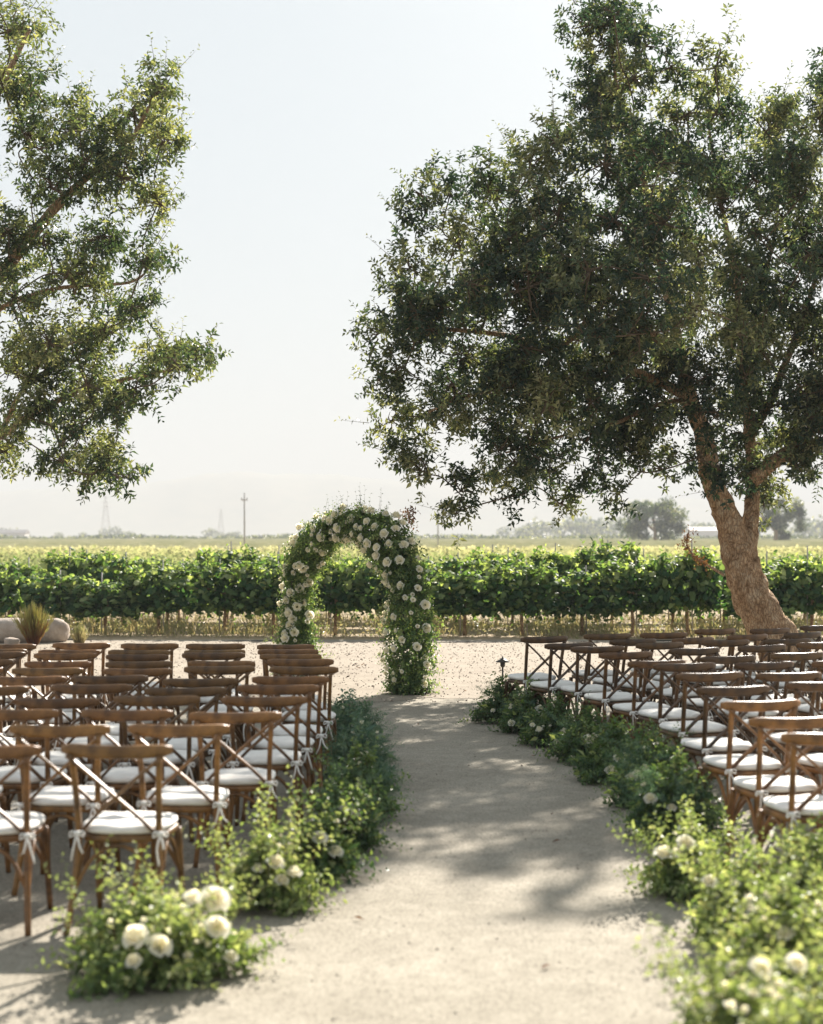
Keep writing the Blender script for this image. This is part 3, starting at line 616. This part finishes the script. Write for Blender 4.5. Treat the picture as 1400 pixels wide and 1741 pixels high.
def add_rose(parent, p, d, dia):
    o = bpy.data.objects.new('rose', ROSES[int(rng.integers(4))]); link(o, parent); o.location = p; o.scale = (dia,) * 3
    q = Vector(d).to_track_quat('Z', 'Y').to_euler(); o.rotation_euler = (q.x, q.y, q.z); return o

# ------------------------------------------------------------------ flower arch
A0, A1 = np.array((*G(505, 1160), 0)), np.array((*G(697, 1179), 0))
ax = (A1 - A0); AWd = np.linalg.norm(ax[:2]); ax = unit(ax); an = np.array((ax[1], -ax[0], 0))      # an points to the camera side
mid = (A0 + A1) / 2; arch = empty('flower_arch', tuple(mid)); R = AWd / 2; ZS = 2.06 - R
def arch_pt(s):       # s in 0..1 along left leg, half circle, right leg
    Ls = ZS; Lc = math.pi * R; tot = 2 * Ls + Lc; d = s * tot
    if d < Ls: u, z = -R, d; n2 = (-1, 0)
    elif d < Ls + Lc: a = (d - Ls) / R; u, z = -R * math.cos(a), ZS + R * math.sin(a); n2 = (-math.cos(a), math.sin(a))
    else: u, z = R, ZS - (d - Ls - Lc); n2 = (1, 0)
    return np.array((u, z)), np.array(n2)
for s in (-.11, .11):                    # two hoops of the frame
    b = MB(); b.tube([ax * arch_pt(t)[0][0] + an * s + np.array((0, 0, arch_pt(t)[0][1])) for t in np.linspace(0, 1, 50)], .012, 6); b.build('frame_hoop', METAL, arch)
lv = Leaves(); n = 3000; ss = rng.random(n); C = []; O = []
for s in ss:
    uz, n2 = arch_pt(s); th = rng.random() * 6.283; o3 = (ax * n2[0] + np.array((0, 0, n2[1]))) * math.cos(th) + an * math.sin(th)
    thick = .16 + .05 * math.sin(s * 23) + (.04 if s > .62 else -.015); rr = thick * rng.random() ** .5
    C.append(ax * uz[0] + np.array((0, 0, uz[1])) + o3 * rr); O.append(o3)
C = np.array(C); O = np.array(O); C[:, 2] = np.maximum(C[:, 2], .03)
lv.sprigs(C, unit(O + rdir(n) * .6), rng.uniform(.08, .19, n), 7, .062, .032, droop=.15, tint=np.clip(rng.normal(.55, .25, n), 0, 1))
m = 520; i = rng.integers(0, n, m); lw = Leaves(); lw.sprigs(C[i], unit(O[i] + rdir(m) * .5 + np.array((0, 0, .3))), rng.uniform(.18, .36, m), 9, .05, .025, droop=.3, tint=rng.uniform(.1, .8, m)); lw.build('pale_sprigs', LIME, arch, 'kite', 'stuff'); lw.stems('stems', TWIG, arch)
i = np.argsort(-C[:, 2])[:400]; i = rng.choice(i, 26); lv.sprigs(C[i], unit(rdir(26) * .35 + np.array((0, 0, 1)) + O[i] * .3), rng.uniform(.3, .5, 26), 8, .04, .016, droop=.05, tint=.3)
i = np.argsort(C[:, 2])[:260]; lv.sprigs(C[i], unit(O[i] * np.array((1, 1, .2)) + np.array((0, 0, .3)) + rdir(260) * .4), rng.uniform(.12, .24, 260), 7, .05, .026, droop=.3)
lv.build('greenery', GREEN, arch, 'kite', 'stuff'); lv.stems('stems', TWIG, arch)
pts_ = []
for s in rng.permutation(np.concatenate([np.linspace(.02, .98, 190)])):
    uz, n2 = arch_pt(s)
    for _ in range(12):
        th = rng.uniform(-.1, 3.24); o3 = (ax * n2[0] + np.array((0, 0, n2[1]))) * math.cos(th) + an * math.sin(th); thick = rng.uniform(.22, .29) + .05 * math.sin(s * 23) + (.04 if s > .62 else -.02)
        p = ax * uz[0] + np.array((0, 0, uz[1])) + o3 * thick
        if p[2] > .1 and all(np.linalg.norm(p - q) > .078 for q in pts_): pts_.append(p); add_rose(arch, p, unit(o3 + an * .35 + rdir(1)[0] * .2 + np.array((0, 0, .15))), rng.choice([.05, .065, .085, .10, .115])); break
tag(arch, 'freestanding flower arch of greenery and ivory roses at the aisle end', 'flower arch')

# ------------------------------------------------------------------ chairs
def make_chair(var=0):
    r = empty('cross_back_chair'); tube = lambda pts, rad, nm, n=8, up=None, k=5: (lambda m: (m.tube(smooth_path(pts, k), rad, n, up=up, power=.72), m.build(nm, WOOD, r))[1])(MB())
    def lin(pts, a, b, k=5): m = (len(pts) - 1) * k + 1; return [(a[0] + (b[0] - a[0]) * t, a[1] + (b[1] - a[1]) * t) for t in np.linspace(0, 1, m)]
    for s in (-1, 1):
        pts = [(.225 * s, -.30, 0), (.205 * s, -.235, .22), (.195 * s, -.20, .45), (.20 * s, -.225, .65), (.212 * s, -.268, .845)]
        tube(pts, lin(pts, (.015, .018), (.0145, .017)), 'leg')
        pts = [(.215 * s, .225, 0), (.205 * s, .20, .22), (.195 * s, .18, .425)]; tube(pts, lin(pts, (.0135, .0135), (.019, .019)), 'leg')
        o = .008 * s
        pts = [(.232 * s, -.268 + o, .845), (.10 * s, -.262 + o, .735), (0, -.246 + o, .645), (-.10 * s, -.228 + o, .555), (-.186 * s, -.206 + o, .465)]
        tube(pts, lin(pts, (.0085, .017), (.0085, .016)), 'cross_slat', up=(0, 1, .25))
        pts = [(.207 * s, -.225, .20), (.198 * s, -.10, .36), (.19 * s, 0, .405), (.195 * s, .09, .36), (.206 * s, .195, .19)]; tube(pts, lin(pts, (.010, .010), (.010, .010)), 'brace')
    for y0, y1 in ((-.235, -.20), (.205, .175)):
        pts = [(-.205, y0, .20), (-.12, (y0 + y1) / 2, .35), (0, y1, .405), (.12, (y0 + y1) / 2, .35), (.205, y0, .20)]; tube(pts, lin(pts, (.010, .010), (.010, .010)), 'brace')
    xs = np.linspace(-.268, .268, 15); e = 1 - np.abs(xs / .268) ** 8 * .45
    m = MB(); m.tube([(x, -.292 + .062 * (x / .268) ** 2, .862 + .006 * (x / .268) ** 2) for x in xs], [(.015 * q, .033 * q) for q in e], 10, up=(0, 0, 1), power=.75); m.build('top_rail', WOOD, r)
    def pad(z, prof, wf, wb, dep, n=36, sq=.5):
        b = MB(); V = []
        for (sc, zz) in prof:
            for k in range(n):
                t = 2 * math.pi * k / n; c, q = math.cos(t), math.sin(t); x = math.copysign(abs(c) ** sq, c); y = math.copysign(abs(q) ** sq, q); wd = wb + (wf - wb) * (y + 1) / 2
                V.append((x * wd * sc, y * dep * sc, z + zz))
        L = len(prof); Fs = [(i * n + k, i * n + (k + 1) % n, (i + 1) * n + (k + 1) % n, (i + 1) * n + k) for i in range(L - 1) for k in range(n)]
        Fs += [tuple(range(n - 1, -1, -1)), tuple(range((L - 1) * n, L * n))]; b.add(V, Fs); return b
    pad(.42, [(.97, 0), (1, .006), (1, .028), (.975, .034)], .225, .20, .212).build('seat', WOOD, r)
    cu = pad(.457, [(.90, 0), (.99, .008), (1.02, .020), (1.0, .032), (.92, .041), (.72, .046), (.4, .049), (.15, .047)], .228, .200, .214, sq=.6)
    cv = np.array(cu.v); cv[:, 2] += .005 * np.sin(cv[:, 0] * (24 + 7 * var) + var) * np.cos(cv[:, 1] * (33 - 6 * var) + 2 * var) * (cv[:, 2] > .48); cu.v = [tuple(x) for x in cv]; cu = cu.build('cushion', CLOTH, r)
    for s in (-1, 1):
        m = MB(); x, y, z = .20 * s, -.222, .474 - .006 * var; w1, w2 = (.02, -.01, .015)[var] * s, (-.03, .01, .03)[(var + (s > 0)) % 3]
        loops = [[(x, y, z), (x + .03, y - .02, z + .012), (x + .036, y - .022, z - .012), (x, y - .005, z)], [(x, y, z), (x - .026, y - .02, z + .010), (x - .034, y - .02, z - .014), (x, y - .005, z)],
                 [(x, y - .012, z), (x + .02, y - .035, z - .06), (x + .025 + w1, y - .03, z - .10 + w2)], [(x, y - .012, z), (x - .012, y - .035, z - .07), (x - .015 - w1, y - .02, z - .12 - w2)]]
        for L in loops: P = smooth_path(L, 4); m.tube(P, [(.0016, .0048)] * len(P), 6, up=(0, .3, 1) if len(L) == 4 else (1, .3, .2))
        m.tube([(x - .016, y - .004, z), (x + .016, y - .012, z)], .013, 6); m.build('tie', CLOTH, cu)
    return r
protos = [make_chair(v) for v in range(3)]; fresh = [0, 1, 2]
def put_chair(x, y, rz, label, group, tone):
    v = int(rng.integers(3))
    if v in fresh: o = protos[v]; fresh.remove(v)
    else: o = copy_tree(protos[v])
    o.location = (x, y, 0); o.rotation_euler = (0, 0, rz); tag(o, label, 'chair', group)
    c = np.array((.235, .110, .030)) * tone * (1 + rng.normal(0, .025, 3)); sc = rng.uniform(.99, 1.015); o.scale = (sc, sc, sc * rng.uniform(.992, 1.01))  # stain varies per chair; tone also carries shade painted into the back rows
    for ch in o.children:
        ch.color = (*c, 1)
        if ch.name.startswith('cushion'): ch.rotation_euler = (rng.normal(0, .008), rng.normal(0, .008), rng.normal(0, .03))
COLN = ['in the aisle seat', 'second seat from the aisle', 'third seat from the aisle', 'fourth seat from the aisle', 'fifth seat from the aisle', 'sixth seat from the aisle', 'seventh seat from the aisle']
def chair_label(side, row, col):
    return f'cross-back chair {side} of the aisle, {ORD[row]} row from the front of the picture, {COLN[col]}'
LROWS = [(7.30, -1.15, 0), (8.09, -.97, 1), (8.81, -.75, 1), (9.57, -.655, 2), (10.2, -.624, 5), (10.9, -.595, 5), (11.84, -.569, 4), (12.45, -.637, 3), (13.2, -.78, 2), (13.6, -.83, 2), (14.3, -.91, 1)]
for i, (yr, xr, ang) in enumerate(LROWS):
    c0 = xr - .268; k = 0
    while c0 - k * .645 + .27 > -.272 * yr - .1:
        a = math.radians(ang + rng.normal(0, 3.2)); px_ = c0 - k * .645 + (rng.normal(0, .02) if k else 0); d = yr + .275 + (rng.normal(0, .05) if k else 0) - .02 * k
        put_chair(px_ - .28 * math.sin(a), d, a, f'cross-back chair left of the aisle, {ORD[i]} row from the camera, {COLN[k]}', 'chairs left of the aisle', rng.uniform(.85, 1.25) if i < 3 else rng.uniform(.45, .95)); k += 1  # rows past the third get darker wood, tree shade painted into it
RROWS = [(7.80, 1.90, 8, .0), (8.5, 1.89, 10, .1), (9.35, 1.90, 18, .2), (10.15, 1.90, 14, .38), (11.05, 1.92, 14, .34), (11.9, 1.89, 16, .36), (12.5, 1.77, 18, .40), (13.3, 1.63, 20, .48), (14.0, 1.465, 20, .52), (14.4, 1.25, 22, .56), (15.15, 1.08, 20, .60)]
for i, (yr, xl, ang, sl) in enumerate(RROWS):
    k = 0
    while True:
        pitch = .655; xx = xl + .26 + k * pitch; d = yr + k * pitch * sl
        if xx - .26 > .272 * d + .05: break
        a = math.radians(ang + 1.2 * k + rng.normal(0, 3.2)); xx += rng.normal(0, .02) if k else 0; d += rng.normal(0, .03) if k else 0
        put_chair(xx - .28 * math.sin(a), d + .28 * math.cos(a) + .02, a, f'cross-back chair right of the aisle, {ORD[i]} row from the camera, {COLN[k]}', 'chairs right of the aisle', rng.uniform(.95, 1.25) if i < 3 else rng.uniform(.32, .7)); k += 1  # rows past the third darker still: the oak's shade put into the colour

# ------------------------------------------------------------------ aisle flowers
def bouquet(px_, base_y, wpx, h, label, mat, nl=1.0, roses=(), tall=8, tallh=.6, fern=.0, depth=None, filler=20):
    """an arrangement resting on the ground: leafy mound, tall arching sprigs, roses"""
    x, y = G(px_, base_y); sc = F / y; rx = wpx / 2 / sc; ry = depth or rx * .8; y += ry * .8; root = empty('floor_bouquet', (x, y, 0)); lv = Leaves()
    n = int(430 * nl * (rx * ry / .08) ** .6 * (h / .3) ** .4); a = rng.random(n) * 6.283; u = rng.random(n) ** .5; zz = rng.random(n)
    lump = 1 + .24 * np.sin(3 * a + x * 5) + .16 * np.sin(5 * a + y)
    e = np.sqrt(1 - .85 * zz ** 2); p = np.stack([np.cos(a) * rx * u * e * lump * .85, np.sin(a) * ry * u * e * lump * .85, zz * h * (1 - .45 * u * u) * (.85 + .40 * np.sin(2 * a + x * 3 + y) + .2 * np.sin(5 * a + 2 * y)).clip(.4, 1.3) + .015], 1)
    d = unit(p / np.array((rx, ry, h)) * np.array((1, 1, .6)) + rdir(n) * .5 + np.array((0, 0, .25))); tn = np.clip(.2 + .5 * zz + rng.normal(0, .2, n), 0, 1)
    big = rng.random(n) < .5
    for msk, L, Wd, k in ((big, .056, .033, 7), (~big, .034, .022, 9)):
        if msk.sum(): lv.sprigs(p[msk], d[msk], rng.uniform(.06, .15, msk.sum()) * np.where(rng.random(msk.sum()) < .14, 2.0, 1), k, L, Wd, tint=tn[msk], droop=.2, r=.002)
    m = int(26 * nl); a = rng.random(m) * 6.283; b = np.stack([np.cos(a) * rx * .75, np.sin(a) * ry * .75, rng.uniform(.02, .12, m)], 1)
    lv.sprigs(b, unit(np.stack([np.cos(a), np.sin(a), rng.uniform(-.05, .5, m)], 1) + rdir(m) * .35), rng.uniform(.12, .30, m), 9, .045, .022, droop=.25, tint=rng.uniform(.3, 1, m), r=.002)
    m = int(90 * nl); a = rng.random(m) * 6.283; u = rng.random(m) ** .5; b = np.stack([np.cos(a) * rx * u, np.sin(a) * ry * u, h * (1 - .5 * u * u) * rng.uniform(.3, 1.05, m)], 1)
    lv.add(b, unit(np.stack([np.cos(a), np.sin(a), rng.uniform(-.2, .9, m)], 1) + rdir(m) * .4), unit(rdir(m) + np.array((0, 0, .8))), rng.uniform(.06, .10, m), rng.uniform(.03, .05, m), rng.uniform(.2, 1, m))
    tall = int(tall * 1.4)
    if tall:
        a = rng.random(tall) * 6.283; b = np.stack([np.cos(a) * rx * .5, np.sin(a) * ry * .5, np.full(tall, h * .4)], 1)
        d = unit(np.stack([np.cos(a) * .55 + rng.normal(0, .3, tall), np.sin(a) * .4 + rng.normal(0, .3, tall), np.full(tall, 1.1)], 1)); Lh = rng.uniform(.5, 1, tall) * tallh
        lv.sprigs(b, d, Lh, 18, .042, .025, tint=rng.uniform(.55, 1, tall), droop=.12, r=.0035); 
        b2 = b + d * (Lh * .55)[:, None] ; lv.sprigs(b2, unit(d + rdir(tall) * .6), Lh * .4, 9, .036, .022, tint=rng.uniform(.6, 1, tall), droop=.1, r=.002)
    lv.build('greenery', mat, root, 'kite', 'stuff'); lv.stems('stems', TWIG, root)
    if fern > 0:
        fl = Leaves(); n = int(150 * fern); a = rng.random(n) * 6.283; u = rng.random(n) ** .6; b = np.stack([np.cos(a) * rx * .8 * u, np.sin(a) * ry * .8 * u, rng.random(n) * h * .8 + .03], 1)
        d = unit(np.stack([np.cos(a) * .7, np.sin(a) * .6, rng.uniform(.2, 1.1, n)], 1) + rdir(n) * .35); fl.sprigs(b, d, rng.uniform(.12, .30, n), 26, .030, .0055, spread=.75, droop=.3, r=.0018)
        fl.build('fern_fronds', FERN, root, 'kite', 'stuff')
    for (rx_, rz_, dia) in roses:                       # photo pixel of each rose -> front of the mound
        yy = y - ry * .75; q = W3(rx_, rz_, yy); p = q - np.array((x, y, 0)); rr = math.hypot(p[0] / rx, p[2] / max(h, .1)); p[1] = -ry * 1.12 * math.sqrt(max(.08, 1 - min(.92, (p[0] / rx) ** 2 * .9))) + .10 * max(0, p[2])
        p[2] = max(.06, p[2] + .015); add_rose(root, tuple(p), unit(np.array((p[0] * 1.2, -.5, .75)) + rng.normal(0, .2, 3)), dia)
    for _ in range(filler):                             # small blossoms
        a = rng.random() * 6.283; u = rng.random() ** .5; p = (math.cos(a) * rx * u * .95, math.sin(a) * ry * u * .95, h * (1 - .5 * u * u) + rng.uniform(-.04, .10)); o = add_rose(root, p, (rng.normal(0, .5), -.4, 1), rng.uniform(.022, .042)); o.name = 'small_blossom'
    tag(root, label, 'flower arrangement', 'flower arrangements along the aisle'); return root
bouquet(250, 1685, 310, .26, 'wide flower arrangement with large white roses at the lower left corner', LIME, 1.25, [(238, 1590, .115), (278, 1605, .10), (365, 1538, .12), (370, 1585, .10), (235, 1630, .07), (390, 1640, .06), (330, 1530, .08)], 20, .62, filler=26)
bouquet(452, 1555, 140, .30, 'leafy arrangement with pale blossoms beside the front left chairs', LIME, 1.1, [(470, 1470, .09), (500, 1490, .08), (480, 1500, .07), (440, 1480, .06)], 17, .72, filler=22)
bouquet(545, 1500, 95, .30, 'dark green arrangement with two white roses, left aisle edge', GREEN, 1.1, [(545, 1428, .085), (571, 1453, .085)], 6, .55, filler=6)
bouquet(590, 1450, 95, .34, 'arrangement with a cluster of white roses leaning over the left aisle edge', GREEN, 1.1, [(592, 1378, .08), (604, 1390, .09), (612, 1398, .06)], 6, .5, .5, filler=8)
bouquet(612, 1402, 110, .38, 'ferny arrangement with tiny white blossoms, middle of the left aisle edge', GREEN, .9, [(622, 1356, .05), (610, 1340, .04)], 5, .5, 1.4, filler=10)
bouquet(612, 1345, 105, .42, 'tall feathery greenery beside the sixth left row', FERN, .8, [(640, 1320, .04)], 5, .5, 1.6, filler=6)
bouquet(600, 1300, 90, .42, 'feathery greenery beside the eighth left row', FERN, .8, [], 4, .45, 1.4, filler=4)
bouquet(588, 1262, 70, .36, 'farthest ferny bush at the arch end of the left chairs', FERN, .8, [], 4, .4, 1.0, filler=3)
bouquet(858, 1232, 85, .36, 'farthest arrangement on the right, ending by the path light', GREEN, .9, [(838, 1210, .05)], 4, .35, .5, filler=3)
bouquet(905, 1250, 90, .40, 'arrangement with several white roses beside the last right row', GREEN, .9, [(870, 1232, .07), (918, 1208, .08), (935, 1207, .05), (922, 1223, .07)], 4, .4, .5, filler=5)
bouquet(948, 1272, 105, .36, 'arrangement with white roses beside the ninth right row', GREEN, .95, [(917, 1243, .07), (958, 1245, .07), (945, 1266, .07), (906, 1236, .05)], 5, .4, .3, filler=4)
bouquet(1005, 1300, 120, .34, 'low arrangement with a bunch of white flowers beside the seventh right row', GREEN, 1, [(1000, 1258, .08), (1010, 1254, .07), (992, 1264, .06), (972, 1294, .05)], 5, .4, .3, filler=4)
bouquet(1050, 1335, 125, .36, 'dense arrangement with one large white rose, middle of the right aisle edge', GREEN, 1, [(1038, 1312, .10), (1052, 1293, .08), (1048, 1290, .06)], 5, .4, .4, filler=4)
bouquet(1112, 1375, 130, .44, 'tall ferny arrangement with two white roses beside the fifth right row', GREEN, 1, [(1074, 1325, .08), (1083, 1318, .07), (1095, 1308, .06)], 6, .5, 1.4, filler=4)
bouquet(1150, 1430, 140, .42, 'dark feathery arrangement trailing onto the aisle beside the fourth right row', GREEN, .9, [(1106, 1362, .08), (1140, 1375, .06)], 6, .55, 1.6, filler=5)
bouquet(1180, 1530, 130, .29, 'sunlit yellow-green arrangement with white roses on the right aisle edge', LIME, 1.1, [(1130, 1458, .10), (1165, 1437, .09), (1150, 1455, .07)], 14, .5, filler=14)
bouquet(1275, 1610, 150, .30, 'sunlit arrangement with a white rose beside the front right chairs', LIME, 1.1, [(1210, 1508, .07), (1275, 1545, .10), (1300, 1527, .06)], 11, .45, filler=18)
bouquet(1350, 1720, 220, .40, 'bright blurred flower arrangement near the lower right corner', LIME, 1.1, [(1330, 1590, .07), (1255, 1660, .08)], 26, .62, filler=50)
bouquet(1395, 1600, 170, .42, 'tall leafy arrangement at the right edge in front of the nearest chair', LIME, 1.1, [(1345, 1500, .06)], 16, .5, filler=16)
bouquet(1330, 1930, 330, .36, 'nearest, strongly blurred flower bush filling the lower right corner', LIME, 1.1, [(1290, 1650, .07), (1350, 1640, .06)], 30, .6, filler=80)

# ------------------------------------------------------------------ small things at the edge of the court
def path_light(px_, by):
    x, y = G(px_, by); r = empty('path_light', (x, y, 0)); m = MB(); m.tube([(0, 0, -.05), (0, 0, .2), (0, 0, .34)], .011, 8); m.build('stem', METAL, r)
    m = MB(); m.tube([(0, 0, .335), (0, 0, .35), (0, 0, .39), (0, 0, .395)], [.018, .03, .03, .02], 10); m.build('lamp_housing', METAL, r)
    m = MB(); m.tube([(0, 0, .396), (0, 0, .402), (0, 0, .43), (0, 0, .445), (0, 0, .47)], [.085, .085, .035, .012, .004], 14); m.build('lamp_shade', METAL, r)
    tag(r, 'small dark mushroom path light standing in gravel right of the arch', 'path light')
path_light(855, 1182)
def boulder(px_, by, w_, d_, h_, seed, label):
    x, y = G(px_, by); r_ = np.random.default_rng(seed); n, m = 22, 12; V = []; fr = r_.normal(size=(6, 3)) * 2.2; ph = r_.random(6) * 6.28
    for j in range(m + 1):
        for i in range(n):
            t = math.pi * j / m; a = 2 * math.pi * i / n; p = np.array((math.sin(t) * math.cos(a), math.sin(t) * math.sin(a), math.cos(t))); s = 1 + sum(.055 * math.sin(fr[k] @ p * 1.6 + ph[k]) for k in range(6))
            p = np.sign(p) * np.abs(p) ** .8 * s; V.append((p[0] * w_ / 2, p[1] * d_ / 2, max(-.05, p[2] * h_ * .55 + h_ * .4)))
    Fs = [(j * n + i, (j + 1) * n + i, (j + 1) * n + (i + 1) % n, j * n + (i + 1) % n) for j in range(m) for i in range(n)]
    b = MB(); b.add(V, Fs); o = b.build('boulder', STONE); o.location = (x, y + d_ / 2, 0); o.rotation_euler = (0, 0, r_.random() * .5); tag(o, label, 'boulder')
boulder(5, 1094, 1.05, .7, .46, 1, 'large pale boulder cut by the left edge behind the chairs')
boulder(82, 1093, .62, .5, .40, 2, 'rounded brown boulder right of the tall grass tuft')
boulder(18, 1099, .26, .2, .16, 4, 'small stone in front of the large left boulder')
def tuft(px_, by, n, h, spread, mat, label, name='ornamental_grass', wd=.012):
    x, y = G(px_, by); root = empty(name, (x, y, 0)); lv = Leaves(); a = rng.random(n) * 6.283; u = rng.random(n)
    b = np.stack([np.cos(a) * .07 * u, np.sin(a) * .07 * u, np.zeros(n)], 1); d = unit(np.stack([np.cos(a) * u * spread, np.sin(a) * u * spread, np.ones(n)], 1)); L = h * rng.uniform(.5, 1.1, n)
    for k in range(3):
        s0 = b + d * (L * k / 3)[:, None] + np.array((0, 0, -1.)) * (L * u * .25 * (k / 3) ** 2)[:, None]; s1 = b + d * (L * (k + 1.3) / 3)[:, None] + np.array((0, 0, -1.)) * (L * u * .25 * ((k + 1.3) / 3) ** 2)[:, None]
        lv.add(s0, s1 - s0, unit(np.stack([np.cos(a), np.sin(a), np.full(n, .5)], 1) + rdir(n) * .3), np.linalg.norm(s1 - s0, axis=1), wd * (1.2 - .3 * k), np.clip(.3 * k + .4 * rng.random(n), 0, 1))
    lv.build('blades', mat, root, 'kite', 'stuff'); tag(root, label, 'grass'); return root
FLAX = leaf_mat('russet_blade', [(0, (.16, .055, .035)), (.35, (.28, .13, .07)), (.65, (.30, .24, .11)), (1, (.34, .35, .17))], trans=.3)
tuft(57, 1098, 600, .72, .5, FLAX, 'russet and green grass tuft between boulders at far left', wd=.010)
tuft(135, 1096, 200, .34, .45, DRY, 'small olive shrub-like tuft right of the boulders', 'grass_tuft')

# ------------------------------------------------------------------ haze: one closed box of even air
hz, n, o = mat_new('summer_haze'); pv = N_(n, 'ShaderNodeVolumePrincipled'); pv.inputs['Color'].default_value = (.60, .615, .625, 1); pv.inputs['Density'].default_value = .0006; pv.inputs['Anisotropy'].default_value = .0
n.links.new(pv.outputs[0], o.inputs['Volume'])
b = MB(); b.box(-6200, 6200, -170, 5200, -1.7, 212); ho = b.build('haze', hz, None, False); tag(ho, 'pale summer haze over the fields', 'haze', kind='stuff')
